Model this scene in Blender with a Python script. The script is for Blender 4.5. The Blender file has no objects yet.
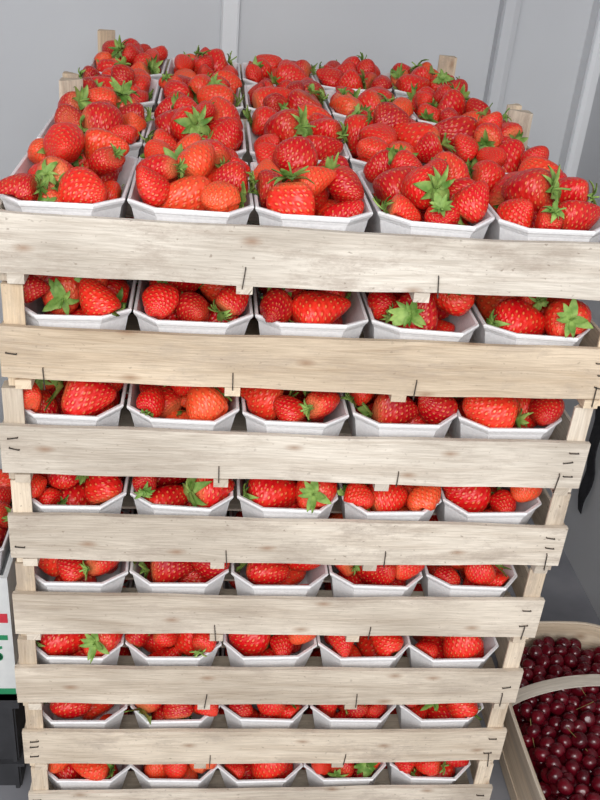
import bpy, math, random
import numpy as np
from mathutils import Vector, Matrix
rnd = random.Random(7)
nr = np.random.RandomState(11)
scene = bpy.context.scene

# ------------------------------------------------------------------ helpers
class MB:
    def __init__(s):
        s.v=[];s.f=[];s.uv=[];s.col=[];s.m=[];s.sm=[];s.n=0
    def add(s,verts,faces,uvs,col,mat,smooth=False):
        verts=np.asarray(verts,float)
        base=s.n
        s.v.append(verts); s.n+=len(verts)
        for fi,f in enumerate(faces):
            s.f.append([base+i for i in f]); s.m.append(mat); s.sm.append(smooth)
        if uvs is None: uvs=np.zeros((len(verts),2))
        uvs=np.asarray(uvs,float)
        s.uv.append(np.concatenate([uvs[list(f)] for f in faces]))
        c=np.asarray(col,float)
        if c.ndim==1: c=np.tile(c,(len(verts),1))
        s.col.append(c)
    def addcorner(s,verts,faces,cuv,col,mat,smooth=False):
        verts=np.asarray(verts,float); base=s.n
        s.v.append(verts); s.n+=len(verts)
        for f in faces:
            s.f.append([base+i for i in f]); s.m.append(mat); s.sm.append(smooth)
        s.uv.append(np.asarray(cuv,float))
        c=np.asarray(col,float)
        if c.ndim==1: c=np.tile(c,(len(verts),1))
        s.col.append(c)
    def mesh(s,name,mats):
        me=bpy.data.meshes.new(name)
        V=np.concatenate(s.v)
        me.from_pydata(V.tolist(),[],s.f)
        uvl=me.uv_layers.new(name="UVMap")
        uvl.data.foreach_set("uv",np.concatenate(s.uv).ravel())
        at=me.attributes.new("tone",'FLOAT_COLOR','POINT')
        C=np.concatenate(s.col); C=np.concatenate([C,np.ones((len(C),1))],1)
        at.data.foreach_set("color",C.ravel())
        for m in mats: me.materials.append(m)
        me.polygons.foreach_set("material_index",s.m)
        me.polygons.foreach_set("use_smooth",s.sm)
        me.update()
        return me
def obj(name,me,loc=(0,0,0),rz=0.0):
    o=bpy.data.objects.new(name,me); o.location=loc; o.rotation_euler=(0,0,rz)
    scene.collection.objects.link(o); return o

def board(mb,p0,a,b,c,tone,mat=0,n=1,wob=0.0,bow=0.0):
    p0=np.array(p0,float);a=np.array(a,float);b=np.array(b,float);c=np.array(c,float)
    L=np.linalg.norm(a);W=np.linalg.norm(b);T=np.linalg.norm(c)
    bu=b/W;cu=c/T
    ph=nr.rand(6)*6.28
    V=[]
    for i in range(n+1):
        t=i/n
        w1=wob*(math.sin(t*5+ph[0])+.5*math.sin(t*13+ph[1])+.3*math.sin(t*31+ph[4]))
        w2=wob*(math.sin(t*4+ph[2])+.5*math.sin(t*11+ph[3])+.3*math.sin(t*27+ph[5]))
        bw=bow*math.sin(t*3.1416)
        q=p0+a*t+cu*bw
        V+=[q+bu*w1,q+b+bu*w2,q+b+c+bu*w2,q+c+bu*w1]
    F=[];UV=[]
    u0,v0=nr.rand()*20,nr.rand()*20
    vv=[0,W,W+T,2*W+T,2*W+2*T]
    for i in range(n):
        A=4*i;B=4*i+4
        for j in range(4):
            k=(j+1)%4
            F.append((A+j,B+j,B+k,A+k))
            ua,ub=u0+L*i/n,u0+L*(i+1)/n
            UV+=[(ua,v0+vv[j]),(ub,v0+vv[j]),(ub,v0+vv[j+1]),(ua,v0+vv[j+1])]
    F.append((0,3,2,1)); UV+=[(u0,v0),(u0+.002,v0+T),(u0+.004,v0+T),(u0,v0+W)]
    e=4*n
    F.append((e,e+1,e+2,e+3)); UV+=[(u0,v0),(u0+.002,v0+T),(u0+.004,v0+T),(u0,v0+W)]
    if np.dot(np.cross(a,b),c)<0:
        F2=[];UV2=[]
        for i,f in enumerate(F):
            F2.append(tuple(reversed(f))); UV2+=list(reversed(UV[4*i:4*i+4]))
    else: F2,UV2=F,UV
    F3=[];UV3=[]
    for i,f in enumerate(F2):
        F3.append(tuple(reversed(f))); UV3+=list(reversed(UV2[4*i:4*i+4]))
    mb.addcorner(V,F3,UV3,tone,mat)

# ------------------------------------------------------------------ materials
def newmat(name):
    m=bpy.data.materials.new(name); m.use_nodes=True
    nt=m.node_tree; b=nt.nodes["Principled BSDF"]
    return m,nt,b
def N(nt,t,**k):
    n=nt.nodes.new(t)
    for a,v in k.items(): n.inputs[a].default_value=v
    return n
def ramp(nt,stops):
    r=nt.nodes.new("ShaderNodeValToRGB"); e=r.color_ramp.elements
    e[0].position=stops[0][0]; e[0].color=stops[0][1]
    e[1].position=stops[-1][0]; e[1].color=stops[-1][1]
    for p,c in stops[1:-1]:
        x=e.new(p); x.color=c
    return r
def mixc(nt,fac,a,b,bt='MIX'):
    m=nt.nodes.new("ShaderNodeMix"); m.data_type='RGBA'; m.blend_type=bt
    for s,val in ((0,fac),(6,a),(7,b)):
        if hasattr(val,'is_output'): nt.links.new(val,m.inputs[s])
        else: m.inputs[s].default_value=val
    return m.outputs[2]
def math_(nt,op,a,b=None,c=None):
    m=nt.nodes.new("ShaderNodeMath"); m.operation=op
    for i,val in enumerate((a,b,c)):
        if val is None: continue
        if hasattr(val,'is_output'): nt.links.new(val,m.inputs[i])
        else: m.inputs[i].default_value=val
    return m.outputs[0]

def wood_mat():
    m,nt,b=newmat("poplar_wood"); L=nt.links.new
    uv=nt.nodes.new("ShaderNodeUVMap"); uv.uv_map="UVMap"
    def mapped(sx,sy):
        mp=nt.nodes.new("ShaderNodeMapping"); mp.inputs["Scale"].default_value=(sx,sy,1); L(uv.outputs[0],mp.inputs[0]); return mp.outputs[0]
    n1=N(nt,"ShaderNodeTexNoise",Scale=1.0,Detail=6.0,Roughness=.62,Distortion=1.6); L(mapped(4,48),n1.inputs["Vector"])
    n2=N(nt,"ShaderNodeTexNoise",Scale=1.0,Detail=3.0); L(mapped(30,500),n2.inputs["Vector"])
    n3=N(nt,"ShaderNodeTexNoise",Scale=1.0,Detail=8.0,Roughness=.78); L(mapped(11,26),n3.inputs["Vector"])
    n4=N(nt,"ShaderNodeTexNoise",Scale=1.0,Detail=3.0); L(mapped(4,9),n4.inputs["Vector"])
    n5=N(nt,"ShaderNodeTexNoise",Scale=1.0,Detail=2.0); L(mapped(160,220),n5.inputs["Vector"])
    at=nt.nodes.new("ShaderNodeAttribute"); at.attribute_name="tone"
    sp=nt.nodes.new("ShaderNodeSeparateColor"); L(at.outputs["Color"],sp.inputs[0])
    pale=mixc(nt,sp.outputs[0],(.68,.63,.56,1),(.76,.585,.395,1))
    dark=mixc(nt,sp.outputs[0],(.40,.34,.28,1),(.50,.33,.18,1))
    g=ramp(nt,[(.44,(0,0,0,1)),(.72,(1,1,1,1))]); L(n1.outputs[0],g.inputs[0])
    c=mixc(nt,math_(nt,'MULTIPLY',g.outputs[0],.6),pale,dark)
    g2=ramp(nt,[(.35,(.80,.79,.78,1)),(.65,(1.04,1.04,1.04,1))]); L(n2.outputs[0],g2.inputs[0])
    c=mixc(nt,.75,c,g2.outputs[0],'MULTIPLY')
    g4=ramp(nt,[(.36,(.78,.76,.74,1)),(.60,(1.08,1.08,1.08,1))]); L(n4.outputs[0],g4.inputs[0])
    c=mixc(nt,1.0,c,g4.outputs[0],'MULTIPLY')
    g3=ramp(nt,[(.50,(0,0,0,1)),(.62,(1,1,1,1))]); L(n3.outputs[0],g3.inputs[0])
    c=mixc(nt,math_(nt,'MULTIPLY',g3.outputs[0],sp.outputs[1]),c,(.36,.29,.235,1))
    g5=ramp(nt,[(.66,(0,0,0,1)),(.74,(1,1,1,1))]); L(n5.outputs[0],g5.inputs[0])
    c=mixc(nt,math_(nt,'MULTIPLY',g5.outputs[0],sp.outputs[1]),c,(.20,.15,.11,1))
    vo=N(nt,"ShaderNodeTexVoronoi",Scale=1.0,Randomness=1.0); vo.voronoi_dimensions='2D'; L(mapped(7,16),vo.inputs["Vector"])
    k=ramp(nt,[(.0,(1,1,1,1)),(.085,(0,0,0,1))]); L(vo.outputs["Distance"],k.inputs[0])
    c=mixc(nt,math_(nt,'MULTIPLY',k.outputs[0],.7),c,(.28,.15,.08,1))
    L(c,b.inputs["Base Color"])
    b.inputs["Roughness"].default_value=.75; b.inputs["Specular IOR Level"].default_value=.2
    bp=N(nt,"ShaderNodeBump",Strength=.35,Distance=.002); L(math_(nt,'ADD',n1.outputs[0],n2.outputs[0]),bp.inputs["Height"]); L(bp.outputs[0],b.inputs["Normal"])
    return m
def berry_mat():
    m,nt,b=newmat("strawberry_skin"); L=nt.links.new
    uv=nt.nodes.new("ShaderNodeUVMap"); uv.uv_map="UVMap"
    s=nt.nodes.new("ShaderNodeSeparateXYZ"); L(uv.outputs[0],s.inputs[0])
    row=math_(nt,'MULTIPLY',s.outputs[1],14.0)
    cx=math_(nt,'ADD',math_(nt,'MULTIPLY',s.outputs[0],18.0),math_(nt,'MULTIPLY',row,.5))
    cb=nt.nodes.new("ShaderNodeCombineXYZ"); L(cx,cb.inputs[0]); L(row,cb.inputs[1])
    vo=N(nt,"ShaderNodeTexVoronoi",Scale=1.0,Randomness=.3); vo.voronoi_dimensions='2D'; L(cb.outputs[0],vo.inputs["Vector"])
    at=nt.nodes.new("ShaderNodeAttribute"); at.attribute_name="tone"
    sp=nt.nodes.new("ShaderNodeSeparateColor"); L(at.outputs["Color"],sp.inputs[0])
    tc=nt.nodes.new("ShaderNodeTexCoord")
    nz=N(nt,"ShaderNodeTexNoise",Scale=55.0,Detail=2.0); L(tc.outputs["Object"],nz.inputs["Vector"])
    cr=ramp(nt,[(.0,(.42,.002,.008,1)),(.40,(.68,.006,.009,1)),(.75,(.80,.022,.012,1)),(1.0,(.88,.095,.028,1))]); L(sp.outputs[0],cr.inputs[0])
    nz_r=ramp(nt,[(.42,(0,0,0,1)),(.68,(1,1,1,1))]); L(nz.outputs[0],nz_r.inputs[0])
    c=mixc(nt,math_(nt,'MULTIPLY',nz_r.outputs[0],.35),cr.outputs[0],(.86,.060,.018,1))
    c=mixc(nt,sp.outputs[1],c,(.88,.29,.11,1))
    sd=ramp(nt,[(.13,(1,1,1,1)),(.21,(0,0,0,1))]); L(vo.outputs["Distance"],sd.inputs[0])
    ring=ramp(nt,[(.18,(1,1,1,1)),(.40,(0,0,0,1))]); L(vo.outputs["Distance"],ring.inputs[0])
    c=mixc(nt,math_(nt,'MULTIPLY',ring.outputs[0],.35),c,(.36,.002,.004,1))
    c=mixc(nt,math_(nt,'MULTIPLY',sd.outputs[0],.55),c,(.85,.36,.10,1))
    L(c,b.inputs["Base Color"])
    h=ramp(nt,[(.0,(.25,.25,.25,1)),(.14,(.2,.2,.2,1)),(.2,(0,0,0,1)),(.5,(1,1,1,1))]); L(vo.outputs["Distance"],h.inputs[0])
    bp=N(nt,"ShaderNodeBump",Strength=.5,Distance=.0012); L(h.outputs[0],bp.inputs["Height"]); L(bp.outputs[0],b.inputs["Normal"])
    b.inputs["Roughness"].default_value=.34; b.inputs["Specular IOR Level"].default_value=.45
    return m
def simple(name,col,rough=.6,spec=.3,noise=None,bump=0,metal=0,c2=None,detail=4.0):
    m,nt,b=newmat(name); L=nt.links.new
    b.inputs["Roughness"].default_value=rough; b.inputs["Specular IOR Level"].default_value=spec; b.inputs["Metallic"].default_value=metal
    tc=nt.nodes.new("ShaderNodeTexCoord")
    nz=N(nt,"ShaderNodeTexNoise",Scale=noise,Detail=detail); L(tc.outputs["Object"],nz.inputs["Vector"])
    r=ramp(nt,[(.35,(*col,1)),(.65,(*(c2 or [x*.8 for x in col]),1))]); L(nz.outputs[0],r.inputs[0])
    L(r.outputs[0],b.inputs["Base Color"])
    if bump:
        bp=N(nt,"ShaderNodeBump",Strength=bump,Distance=.001); L(nz.outputs[0],bp.inputs["Height"]); L(bp.outputs[0],b.inputs["Normal"])
    return m
WOOD=wood_mat(); BERRY=berry_mat()
WIRE=simple("staple_wire",(.05,.045,.04),.45,.5,noise=300,metal=.6,c2=(.12,.09,.07))
PULP=simple("moulded_pulp",(.86,.845,.85),.75,.2,noise=300,bump=.3,c2=(.79,.775,.785))
LEAF=simple("calyx_green",(.08,.19,.025),.55,.3,noise=70,c2=(.32,.46,.12))
CHERRY=simple("cherry_skin",(.060,.002,.006),.18,.5,noise=40,c2=(.13,.003,.010))
STEM=simple("cherry_stem",(.22,.25,.07),.6,.3,noise=80,c2=(.28,.2,.08))

# ------------------------------------------------------------------ strawberries
NS,NRG=22,16
def berry_geo(R,Lh,rs):
    k=rs.uniform(.15,.55); pw=rs.uniform(.70,1.0); fl=rs.uniform(.74,1.0)
    a2,a3=rs.uniform(0,.12),rs.uniform(0,.10); p2,p3=rs.rand(2)*6.28
    a5,p5=rs.uniform(0,.045),rs.rand()*6.28
    bx,by=rs.uniform(-.22,.22,2)
    V=[];UV=[];G=[]
    V.append((0,0,.06*Lh)); UV.append((.5,0)); G.append(1)
    for i in range(1,NRG):
        ph=math.pi*i/NRG
        z=(1-math.cos(ph))/2
        r=R*(math.sin(ph)**pw)*(1+k*math.cos(ph))/(1+k*.25)
        dz=.07*math.exp(-(ph/.45)**2)
        for j in range(NS+1):
            th=2*math.pi*j/NS
            f=1+a2*math.cos(2*th+p2)+a3*math.cos(3*th+p3+z*2)+a5*math.cos(5*th+p5+z*5)
            V.append((r*f*math.cos(th)+bx*Lh*(z-.4)**2*1.5, r*f*fl*math.sin(th)+by*Lh*(z-.4)**2*1.5,(z+dz)*Lh)); UV.append((j/NS,ph/math.pi))
            G.append(max(0,1-ph/.95))
    V.append((bx*Lh*.5,by*Lh*.5,Lh)); UV.append((.5,1)); G.append(0)
    F=[]
    W=NS+1
    for j in range(NS):
        F.append((0,1+j+1,1+j))
        for i in range(NRG-2):
            a=1+i*W+j; F.append((a,a+1,a+W+1,a+W))
        a=1+(NRG-2)*W+j; F.append((a,a+1,len(V)-1))
    V=np.array(V); V[:,2]-=.45*Lh
    return V,[tuple(reversed(f)) for f in F],np.array(UV),np.array(G)
def calyx_geo(R,Lh,rs):
    V=[];F=[]
    n=rs.randint(7,14)
    z0=-.45*Lh+.05*Lh
    sc=rs.uniform(.65,1.25); lf=rs.uniform(-.3,.9)
    for q in range(n):
        th=2*math.pi*q/n+rs.uniform(-.3,.3)
        ln=rs.uniform(.55,1.1)*R*.9*sc; w=ln*rs.uniform(.16,.28)
        lift=lf+rs.uniform(-.5,.5)
        d=np.array([math.cos(th),math.sin(th),0]); sd=np.array([-math.sin(th),math.cos(th),0])
        tw=rs.uniform(-.25,.25)*ln
        base=len(V)
        prof=[(.05,.35),(.3,.95),(.6,.8),(.85,.4),(1.0,.02)]
        for (t,ww) in prof:
            c=d*(ln*t*(1-.12*max(0,lift)))+sd*tw*t*t+np.array([0,0,z0-.0012-.0035*math.sin(t*2.6)- lift*ln*.55*t*t+ (0.25*ln*t*t if lift<.1 else 0)])
            V+=[c-sd*w*ww+np.array([0,0,-.0009]),c+np.array([0,0,.0006]),c+sd*w*ww+np.array([0,0,-.0009])]
        for i in range(4):
            a=base+3*i
            F+=[(a,a+1,a+4,a+3),(a+1,a+2,a+5,a+4)]
    base=len(V); sl=rs.uniform(.003,.016); bx,by=rs.uniform(-.5,.5,2)
    for i in range(4):
        t=i/3; c=np.array([bx*sl*t*t,by*sl*t*t,z0-.001-sl*t]); r=.0011
        for j in range(5):
            an=2*math.pi*j/5; V.append(c+np.array([r*math.cos(an),r*math.sin(an),0]))
    for i in range(3):
        for j in range(5):
            a=base+5*i+j; b_=base+5*i+(j+1)%5
            F.append((a,b_,b_+5,a+5))
    F.append(tuple(base+15+j for j in range(5)))
    return np.array(V),F
def frame_from(d,spin):
    d=Vector(d).normalized()
    q=d.to_track_quat('Z','Y').to_matrix().to_4x4()@Matrix.Rotation(spin,4,'Z')
    return np.array(q.to_3x3())

TW,TD,TH=.0565,.0950,.060
BW,BD=.043,.080
IW,ID=.0520,.0900
def tray(mb,rs):
    def oct(w,d,c,z,j=0):
        P=[(-w+c,-d),(w-c,-d),(w,-d+c),(w,d-c),(w-c,d),(-w+c,d),(-w,d-c),(-w,-d+c)]
        return [(x,y,z) for x,y in P]
    dw=rs.uniform(-.0012,.0006); 
    rings=[oct(BW,BD,.020,0),oct(.0528+dw,.0910,.0225,TH-.009),oct(.0533+dw,.0915,.0225,TH-.008),
           oct(.0543+dw,.0925,.0228,TH-.006),oct(TW-.001+dw,TD-.001,.0235,TH-.0045),oct(TW+dw,TD,.024,TH-.002),oct(TW-.0006+dw,TD-.0006,.0237,TH),
           oct(.0533+dw,.0915,.0225,TH-.0005),oct(IW+dw,ID,.022,TH-.006),oct(BW-.002,BD-.002,.019,.003)]
    V=[]
    off=rs.uniform(-.0016,.0016,(8,3))
    for i,r in enumerate(rings):
        k=1.0 if 0<i<9 else 0
        V+=[tuple(np.array(p)+off[j]*k) for j,p in enumerate(r)]
    F=[]
    for i in range(len(rings)-1):
        for j in range(8):
            a=8*i+j;b_=8*i+(j+1)%8
            F.append((a,b_,b_+8,a+8))
    F.append(tuple(reversed(range(8)))); e=8*(len(rings)-1); F.append(tuple(range(e,e+8)))
    mb.add(V,F,None,(0,0,0),2,False)
def clampin(V):
    """keep soft fruit pressed against the inside of the tray walls"""
    V=V.copy(); lo=V[:,2]<TH+.001
    t=np.clip((V[:,2]-.003)/(TH-.009),0,1.05)
    w=(BW-.002)+(IW-BW+.002)*t-.0028; d=(BD-.002)+(ID-BD+.002)*t-.0028; c=.019+.003*t
    x=np.clip(V[:,0],-w,w); y=np.clip(V[:,1],-d,d)
    ex=np.maximum(np.abs(x)+np.abs(y)-(w+d-c),0)/2
    x=np.sign(x)*(np.abs(x)-ex); y=np.sign(y)*(np.abs(y)-ex)
    V[lo,0]=x[lo]; V[lo,1]=y[lo]
    V[:,2]=np.maximum(V[:,2],.004)
    return V

def punnet(seed,kind):
    rs=np.random.RandomState(seed)
    mb=MB(); tray(mb,rs)
    base=.026; peak={'top':.041,'low':.044,'rear':.030}[kind]
    cen=[];rad=[]
    fails=0
    pcal={'top':.42,'low':.25,'rear':.40}[kind]
    ripe=rs.uniform(-.22,.18)
    while fails<30 and len(cen)<34:
        R=rs.choice([rs.uniform(.0155,.020),rs.uniform(.020,.0275)],p=[.4,.6]); Lh=R*2*rs.uniform(.90,1.38)
        top=len(cen)>6
        d=np.array([rs.normal()*.8,rs.normal()*.8,rs.uniform(-.15,.75)])
        if top and rs.rand()<pcal: d=np.array([rs.normal()*.8,rs.uniform(-.2,1.0),-rs.uniform(.0,.8)])
        d/=np.linalg.norm(d)
        def ext(a): return math.sqrt((Lh*.5*a)**2+(R*.98)**2*(1-a*a))
        ex,ey,ez=ext(d[0]),ext(d[1]),ext(d[2])
        r=.88*(R*.65+Lh*.5*.35)
        K=70
        X=rs.uniform(-1,1,K)*(.052-ex+.006); Y=rs.uniform(-1,1,K)*(.089-ey+.006)
        Z=np.full(K,base)
        for c,rr in zip(cen,rad):
            s=(r+rr); q=s*s-(X-c[0])**2-(Y-c[1])**2
            Z=np.where(q>0,np.maximum(Z,c[2]+np.sqrt(np.maximum(q,0))),Z)
        tight=(np.abs(X)>.0515-ex)|(np.abs(Y)>.0885-ey)
        bad=tight&(Z<TH)
        H=TH+peak*(1-.9*np.maximum(np.abs(X)/.060,np.abs(Y)/.103)**2.4)
        bad|=(Z+ez*.88>H)
        if kind=='low': bad|=(Z+ez>.0985)
        if bad.all(): fails+=1; continue
        Z2=np.where(bad,9,Z); i=int(np.argmin(Z2))
        cen.append(np.array([X[i],Y[i],Z[i]])); rad.append(r); fails=0
        M=frame_from(d,rs.uniform(0,6.28))
        V,F,UV,G=berry_geo(R,Lh,rs)
        tone=min(1,max(0,rs.rand()+ripe)); sh=rs.choice([0,.25,.7,1.0],p=[.40,.3,.18,.12])
        col=np.stack([np.full(len(V),tone),G*sh,np.zeros(len(V))],1)
        mb.add(clampin(V@M.T+cen[-1]),F,UV,col,0,True)
        if Z[i]>.044 and rs.rand()<.93:
            V,F=calyx_geo(R,Lh,rs)
            mb.add(clampin(V@M.T+cen[-1]),F,None,(0,0,0),1,True)
    return mb.mesh("strawberry_punnet",[BERRY,LEAF,PULP])
tops=[punnet(400+i,'top') for i in range(12)]
lows=[punnet(200+i,'low') for i in range(18)]
rears=[punnet(300+i,'rear') for i in range(10)]

# ------------------------------------------------------------------ wooden crates
W,P,SH,DP=.600,.1075,.0555,.4228
DEP=.412
def crate(seed,warm,stain,frontposts=True):
    mb=MB(); t=lambda w=None:(max(0,min(1,(warm if w is None else w)+nr.uniform(-.12,.12))),stain*nr.uniform(.7,1.1),0)
    th=.0055
    zb=-SH
    board(mb,(0,0,zb),(W,0,0),(0,0,SH),(0,th,0),t(),n=40,wob=.0014,bow=-.0008)
    board(mb,(0,DEP-th,zb),(W,0,0),(0,0,SH),(0,th,0),t(),n=20,wob=.0009)
    for x in (.0005,W-.0040):
        board(mb,(x,th+.0005,zb+.002),(0,DEP-2*th-.001,0),(0,0,SH-.006),(.0035,0,0),t(),n=12,wob=.0006)
    for (cx,sx) in ((.0045,1),(W-.0045,-1)):
        for (cy,sy) in ((th+.0005,1),(DEP-th-.0005,-1)):
            s=.0195 if sy==1 else .026
            z0,z1=-.0655,.0395+nr.uniform(-.001,.001)
            if sy==1 and not frontposts: z1=-.004
            q=[(cx,cy),(cx+sx*s,cy),(cx+sx*s,cy+sy*.003),(cx+sx*.004,cy+sy*s*.8),(cx,cy+sy*s*.8)]
            V=[(x,y,z0) for x,y in q]+[(x,y,z1) for x,y in q]
            n=5;F=[];UV=[]
            u0,v0=nr.rand(2)*20
            for j in range(n):
                k=(j+1)%n
                F.append((j,k,k+n,j+n)); v=v0+j*.02; UV+=[(u0,v),(u0,v+.02),(u0+.105,v+.02),(u0+.105,v)]
            F.append(tuple(reversed(range(n)))); UV+=[(u0,v0+.004*j) for j in range(n)]
            F.append(tuple(range(n,2*n))); UV+=[(u0+.02,v0+.004*j) for j in range(n)]
            mb.addcorner(V,F,UV,t(min(1,warm+.2)),0)
    for i in range(5):
        y=.012+i*.080
        board(mb,(.011,y,zb+.0005),(W-.022,0,0),(0,.062,0),(0,0,.003),t(),n=1)
    cl=[.012,.365+nr.uniform(-.01,.01),.648+nr.uniform(-.012,.012),W/1.0-.026]
    for i,f in enumerate(cl):
        x=f if i in(0,3) else f*W-.008
        board(mb,(x,-.0005,zb-.0098),(0,DEP+.001,0),(.015,0,0),(0,0,.0095),t(),n=1)
    def wire(p,d,l,r=.0005):
        p=np.array(p,float); d=np.array(d,float)
        board(mb,p,d*l,(0,0,2*r) if abs(d[2])<.7 else (2*r,0,0),(0,-2*r,0),(0,0,0),mat=1)
        for e in (0,l-2*r):
            board(mb,p+d*e,(0,.003,0),(2*r,0,0),(0,0,2*r),(0,0,0),mat=1)
    for f in (.060,.368,.662,.962):
        if f==.06 and nr.rand()<.5: continue
        dx=nr.uniform(-.12,.12); l=nr.uniform(.017,.023)
        d=np.array([dx,0,-1]);d/=np.linalg.norm(d)
        wire((f*W+nr.uniform(-.006,.006),-.0016,zb+nr.uniform(.013,.018)),d,l)
    for sx in (0,1):
        for z in (-.014,-.027,-.041):
            if nr.rand()<(.22 if sx else .55) or frontposts is False: continue
            x=.004+nr.uniform(0,.006) if sx==0 else W-.019-nr.uniform(0,.006)
            d=np.array([1,0,nr.uniform(-.25,.25)]);d/=np.linalg.norm(d)
            wire((x,-.0012,z+nr.uniform(-.003,.003)),d,.0105)
    return mb.mesh("wooden_crate",[WOOD,WIRE])
offs=[.004,.004,-.003,-.002,-.005,-.009,-.008,-.007,-.007]
warm=[.18,.65,.24,.32,.40,.34,.42,.36,.4]
stain=[.80,.40,.40,.75,.55,.5,.5,.5,.4]
FLOOR=-.0655-8*P
pc=0
def put_punnets(x0,y0,z,top,spread,k,rows=2):
    global pc
    xs,pt=((.0010+.0575,.1142) if spread else (.0035+.0575+.0009*k,.1152-.0003*k))
    for r in range(rows):
        for c in range(5):
            lst=(tops if spread else rears) if top else lows
            me=lst[(pc*7+3*r)%len(lst)]; pc+=1
            o=obj("strawberry_punnet",me,(x0+xs+c*pt+rnd.uniform(-.0006,.0006),y0+.0080+.0955+r*.1945,z-SH+.0040+rnd.uniform(0,.0015)),
                math.pi*rnd.randint(0,1)+rnd.uniform(-.012,.012))
for s in range(2):
    for k in range(9):
        me=crate(k,warm[k] if s==0 else .6,stain[k],not(s==0 and k==0))
        x0=offs[k]+(0 if s==0 else .002*((k*5)%3-1)); y0=s*DP+(rnd.uniform(-.0020,.0020) if s==0 and k>0 else 0)
        o=obj("wooden_crate",me,(x0,y0,-k*P))
        put_punnets(x0,y0,-k*P,k==0,s==0 and k==0,k)

# ------------------------------------------------------------------ cherry basket
def superell(a,b,n,m):
    out=[]
    for i in range(m):
        t=2*math.pi*i/m; c,s=math.cos(t),math.sin(t)
        out.append((a*math.copysign(abs(c)**(2/n),c),b*math.copysign(abs(s)**(2/n),s)))
    return out
BC=(.812,.10); BA,BB,BN=.138,.262,3.2; BH=.130
mb=MB()
def band(mb,a,b,z0,z1,th,tone,m=64,flare=0.0):
    o=superell(a,b,BN,m); i_=superell(a-th,b-th,BN,m)
    o2=superell(a+flare,b+flare,BN,m); i2=superell(a-th+flare,b-th+flare,BN,m)
    V=[(x,y,z0) for x,y in o]+[(x,y,z1) for x,y in o2]+[(x,y,z1) for x,y in i2]+[(x,y,z0) for x,y in i_]
    F=[];UV=[];u0,v0=nr.rand(2)*20
    for j in range(m):
        k=(j+1)%m
        for q in range(4):
            q2=(q+1)%4
            F.append((q*m+j,q*m+k,q2*m+k,q2*m+j))
            ua,ub=u0+j*.0125,u0+(j+1)*.0125; va,vb=v0+q*.07,v0+(q+1)*.07
            UV+=[(ua,va),(ub,va),(ub,vb),(ua,vb)]
    mb.addcorner(V,F,UV,tone,0)
band(mb,BA-.010,BB-.010,.0,BH,.003,(.6,.2,0),flare=.009)
band(mb,BA+.0,BB+.0,BH-.030,BH+.002,.0032,(.35,.1,0),flare=.0022)
band(mb,BA-.008,BB-.008,.006,.034,.003,(.5,.2,0),flare=.002)
bo=superell(BA-.011,BB-.011,BN,64)
mb.add([(x,y,.002) for x,y in bo]+[(x,y,.006) for x,y in bo],[tuple(reversed(range(64))),tuple(range(64,128))]+[(j,(j+1)%64,64+(j+1)%64,64+j) for j in range(64)],[(x*1,y*1) for x,y in bo]*2,(.5,.2,0),0)
hs=[]
ax=BA+.003
for i in range(25):
    t=i/24; x=-ax+2*ax*t
    z=BH-.02+.060*math.sin(math.pi*t)**.55
    hs.append((x,z))
yc=.092
V=[];F=[];UV=[]
for (x,z) in hs:
    V+=[(x,yc-.011,z),(x,yc+.011,z),(x,yc+.011,z+.0022),(x,yc-.011,z+.0022)]
for i in range(24):
    for q in range(4):
        F.append((4*i+q,4*i+(q+1)%4,4*i+4+(q+1)%4,4*i+4+q)); UV+=[(i*.012,q*.02),(i*.012,q*.02+.02),(i*.012+.012,q*.02+.02),(i*.012+.012,q*.02)]
F+= [(3,2,1,0),(96,97,98,99)]; UV+=[(0,0)]*8
mb.addcorner(V,F,UV,(.1,.0,0),0)
obj("chip_basket",mb.mesh("chip_basket",[WOOD]),(BC[0],BC[1],FLOOR))
mb=MB()
def cherry(mb,c,r,rs):
    n1,n2=14,10; V=[];F=[]
    M=frame_from((rs.normal()*.6,rs.normal()*.6,rs.uniform(-.3,1)),rs.uniform(0,6))
    V.append((0,0,.78))
    for i in range(1,n2):
        ph=math.pi*i/n2
        for j in range(n1):
            th=2*math.pi*j/n1
            z=math.cos(ph)*.93-.22*math.exp(-(ph/.4)**2)
            V.append((math.sin(ph)*math.cos(th)*1.03,math.sin(ph)*math.sin(th),z))
    V.append((0,0,-.93))
    for j in range(n1):
        k=(j+1)%n1
        F.append((0,1+j,1+k))
        for i in range(n2-2):
            a=1+i*n1+j;b_=1+i*n1+k; F.append((a,a+n1,b_+n1,b_))
        F.append((1+(n2-2)*n1+j,len(V)-1,1+(n2-2)*n1+k))
    V=np.array(V)*r@M.T+c
    mb.add(V,F,None,(0,0,0),0,True)
    if rs.rand()<.12:
        d=M@np.array([0,0,1.]); p=c+d*r*.7
        cv=rs.normal(size=3)*.008; cv[2]=abs(cv[2])
        VV=[];FF=[]
        for i in range(6):
            t=i/5; q=p+d*.028*t+cv*t*t; 
            for j in range(4): VV.append(q+np.array([.0006*math.cos(j*1.57),.0006*math.sin(j*1.57),0]) )
        for i in range(5):
            for j in range(4): FF.append((4*i+j,4*i+(j+1)%4,4*i+4+(j+1)%4,4*i+4+j))
        mb.add(VV,FF,None,(0,0,0),1,True)
rs=np.random.RandomState(5)
for layer,(zc,sp) in enumerate(((.066,.0235),(.088,.0235),(.108,.0235))):
    row=0; y=-BB
    while y<BB:
        x=-BA+(sp/2 if (row+layer)%2 else 0)
        while x<BA:
            jx,jy=rs.uniform(-.0035,.0035,2); X,Y=x+jx,y+jy
            m=.024 if layer<2 else .028
            if (abs(X)/(BA-m))**BN+(abs(Y)/(BB-m))**BN<1:
                dome=.008*(1-(X/BA)**2)*(1-(Y/BB)**2)
                cherry(mb,np.array([X,Y,zc+dome+rs.uniform(-.006,.006)]),rs.uniform(.0115,.0132),rs)
            x+=sp
        y+=sp*.87; row+=1
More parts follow.
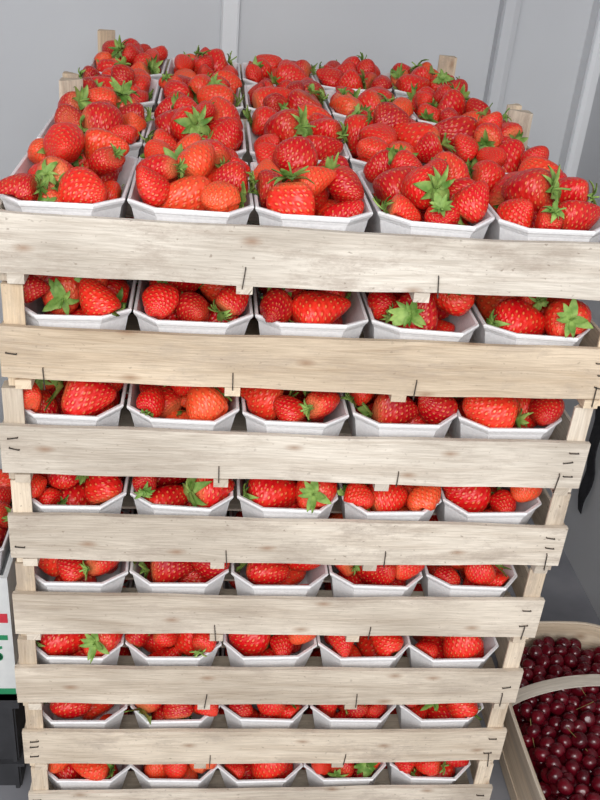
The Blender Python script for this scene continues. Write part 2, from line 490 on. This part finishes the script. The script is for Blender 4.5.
obj("cherries",mb.mesh("cherries",[CHERRY,STEM]),(BC[0],BC[1],FLOOR))

# ------------------------------------------------------------------ left: plastic crate + cardboard box with label + strawberries
BLACKP=simple("black_plastic",(.035,.035,.038),.55,.35,noise=30,c2=(.045,.045,.05))
CARD=simple("white_cardboard",(.70,.71,.70),.7,.2,noise=60,c2=(.64,.65,.65))
GREENP=simple("green_print",(.02,.22,.09),.6,.3,noise=60,c2=(.03,.27,.12))
REDP=simple("red_print",(.5,.03,.05),.6,.3,noise=60,c2=(.6,.04,.06))
def boxm(mb,x0,x1,y0,y1,z0,z1,mat):
    board(mb,(x0,y0,z0),(x1-x0,0,0),(0,y1-y0,0),(0,0,z1-z0),(0,0,0),mat=mat)
X0,X1,Y0,Y1=-.46,-.044,.14,.44
mb=MB()
zt=-.735
a0,a1,b0,b1=X0+.008,X1-.008,Y0+.008,Y1-.008
boxm(mb,a0,a1,b0,b1,FLOOR,FLOOR+.006,0)
boxm(mb,a0,a1,b0,b0+.004,FLOOR+.006,zt-.008,0); boxm(mb,a0,a1,b1-.004,b1,FLOOR+.006,zt-.008,0)
boxm(mb,a0,a0+.004,b0+.004,b1-.004,FLOOR+.006,zt-.008,0); boxm(mb,a1-.004,a1,b0+.004,b1-.004,FLOOR+.006,zt-.008,0)
for z0,z1 in ((FLOOR+.05,FLOOR+.056),(zt-.022,zt)):
    boxm(mb,X0,X1,Y0,b0,z0,z1,0); boxm(mb,X0,X1,b1,Y1,z0,z1,0); boxm(mb,X0,a0,b0,b1,z0,z1,0); boxm(mb,a1,X1,b0,b1,z0,z1,0)
for i in range(7):
    x=X0+.01+i*(X1-X0-.026)/6; boxm(mb,x,x+.006,Y0+.003,b0,FLOOR,zt-.022,0)
boxm(mb,X0,X1,Y0,Y1,zt-.006,zt,0)
obj("plastic_crate",mb.mesh("plastic_crate",[BLACKP]))
mb=MB(); zb=zt+.001; zh=-.525
boxm(mb,X0,X1,Y0,Y0+.006,zb,zh,0); boxm(mb,X0,X1,Y1-.006,Y1,zb,zh,0); boxm(mb,X0,X0+.006,Y0+.006,Y1-.006,zb,zh,0); boxm(mb,X1-.006,X1,Y0+.006,Y1-.006,zb,zh,0)
boxm(mb,X0,X1,Y0,Y1,zb,zb+.006,0)
boxm(mb,X0+.02,X1-.002,Y0-.0008,Y0,zb+.006,zb+.016,1)
boxm(mb,X0+.02,X1-.006,Y0-.0008,Y0,zb+.105,zb+.113,1)
boxm(mb,X0+.02,X1-.004,Y0-.0008,Y0,zb+.135,zb+.150,2)
def six(cx,cz,s):
    for i in range(14):
        a=2*math.pi*i/14; boxm(mb,cx+s*.5*math.cos(a)-.002,cx+s*.5*math.cos(a)+.002,Y0-.0009,Y0,cz+s*.5*math.sin(a)-.002,cz+s*.5*math.sin(a)+.002,1)
    for i in range(8):
        a=math.pi-i*.17; boxm(mb,cx+s*1.1+s*1.6*math.cos(a)-.002,cx+s*1.1+s*1.6*math.cos(a)+.002,Y0-.0009,Y0,cz+s*1.6*math.sin(a)-.002,cz+s*1.6*math.sin(a)+.002,1)
six(X1-.022,zb+.178,.011); six(X1-.05,zb+.178,.011); six(X1-.022,zb+.075,.011); six(X1-.05,zb+.075,.011)
obj("cardboard_box",mb.mesh("cardboard_box",[CARD,GREENP,REDP]))
for i in range(3):
    obj("strawberry_punnet",tops[i+4],(X1-.064-i*.118,Y0+.105,zh-.040),0)

# ------------------------------------------------------------------ room (inside of a delivery van body)
WALL=simple("wall_paint",(.61,.62,.64),.55,.3,noise=2.5,c2=(.57,.58,.605))
TRIM=simple("trim_paint",(.76,.77,.79),.45,.4,noise=3,c2=(.72,.73,.75))
FLM=simple("floor_rubber",(.25,.25,.27),.7,.3,noise=12,c2=(.20,.20,.22))
def box(name,x0,x1,y0,y1,z0,z1,mat,bev=0):
    mb=MB(); boxm(mb,x0,x1,y0,y1,z0,z1,0); me=mb.mesh(name,[mat]); o=obj(name,me)
    if bev:
        b=o.modifiers.new("bev",'BEVEL'); b.width=bev; b.segments=3
    return o
YB=1.16; XR=.975; XL=-1.0; ZC=1.15; YF=-1.0
box("floor",XL-.05,XR+.05,-3.0,YB+.05,FLOOR-.05,FLOOR,FLM)
box("wall_back",XL-.05,XR+.05,YB,YB+.05,FLOOR,ZC,WALL)
box("wall_right",XR,XR+.05,YF,YB,FLOOR,ZC,WALL)
box("wall_left",XL-.05,XL,YF,YB,FLOOR,ZC,WALL)
box("ceiling",XL-.05,XR+.05,YF,YB+.05,ZC,ZC+.05,WALL)
box("trim_1",.205,.240,YB-.012,YB,FLOOR,ZC,TRIM,.004)
box("trim_2",.755,.790,YB-.020,YB,FLOOR,ZC,WALL,.008)
box("trim_3",XR-.03,XR,YB-.03,YB,FLOOR,ZC,TRIM,.01)
# narrow dark strip down the right wall, block at its top, tapering foot
BLK=simple("black_strip",(.018,.018,.022),.7,.3,noise=200,c2=(.035,.035,.04))
mb=MB()
n=20
V=[];F=[]
for i in range(n+1):
    t=i/n; z=-.50-.30*t; y=.725-.035*t+.006*math.sin(t*7); x=XR-.006-.006*math.sin(t*9)**2
    w_=.020 if t<.8 else .020*(1-(t-.8)*3.0)
    V+=[(x,y-w_,z),(x,y+w_,z),(x+.002,y+w_,z),(x+.002,y-w_,z)]
for i in range(n):
    for q in range(4): F.append((4*i+q,4*i+(q+1)%4,4*i+4+(q+1)%4,4*i+4+q))
F+=[(3,2,1,0),(4*n,4*n+1,4*n+2,4*n+3)]
mb.add(V,F,None,(0,0,0),0)
boxm(mb,XR-.014,XR-.0005,.700,.748,-.53,-.49,0)
obj("dark_wall_strip",mb.mesh("dark_wall_strip",[BLK]))

# ------------------------------------------------------------------ light
w=bpy.data.worlds.new("World"); scene.world=w; w.use_nodes=True
bg=w.node_tree.nodes["Background"]; bg.inputs[0].default_value=(.93,.965,1.0,1); bg.inputs[1].default_value=1.25
def area(name,loc,tgt,size,power,col=(1,1,1)):
    l=bpy.data.lights.new(name,'AREA'); l.shape='RECTANGLE'; l.size=size[0]; l.size_y=size[1]; l.energy=power; l.color=col
    o=bpy.data.objects.new(name,l); scene.collection.objects.link(o); o.location=loc
    o.rotation_euler=(Vector(tgt)-Vector(loc)).to_track_quat('-Z','Y').to_euler(); return o
area("doorway_daylight",(.0,-2.1,1.1),(.3,.2,-.6),(1.6,1.2),50,(1,.99,.97))

# ------------------------------------------------------------------ camera
yaw,pitch,roll=.1217,.5053,.0934
f=np.array([math.sin(yaw)*math.cos(pitch),math.cos(yaw)*math.cos(pitch),-math.sin(pitch)])
r=np.array([math.cos(yaw),-math.sin(yaw),0]); u=np.cross(r,f)
c_,s_=math.cos(roll),math.sin(roll)
r2=c_*r+s_*u; u2=-s_*r+c_*u
cam=bpy.data.cameras.new("camera"); co=bpy.data.objects.new("camera",cam); scene.collection.objects.link(co)
M=Matrix.Identity(4)
for i in range(3):
    M[i][0]=r2[i];M[i][1]=u2[i];M[i][2]=-f[i]
M[0][3],M[1][3],M[2][3]=.1924,-.7885,.2647
co.matrix_world=M
cam.sensor_fit='VERTICAL'; cam.sensor_height=36; cam.lens=921.44/800*36; cam.clip_start=.01
scene.camera=co
scene.view_settings.view_transform='Standard'
scene.view_settings.look='None'
scene.view_settings.exposure=0
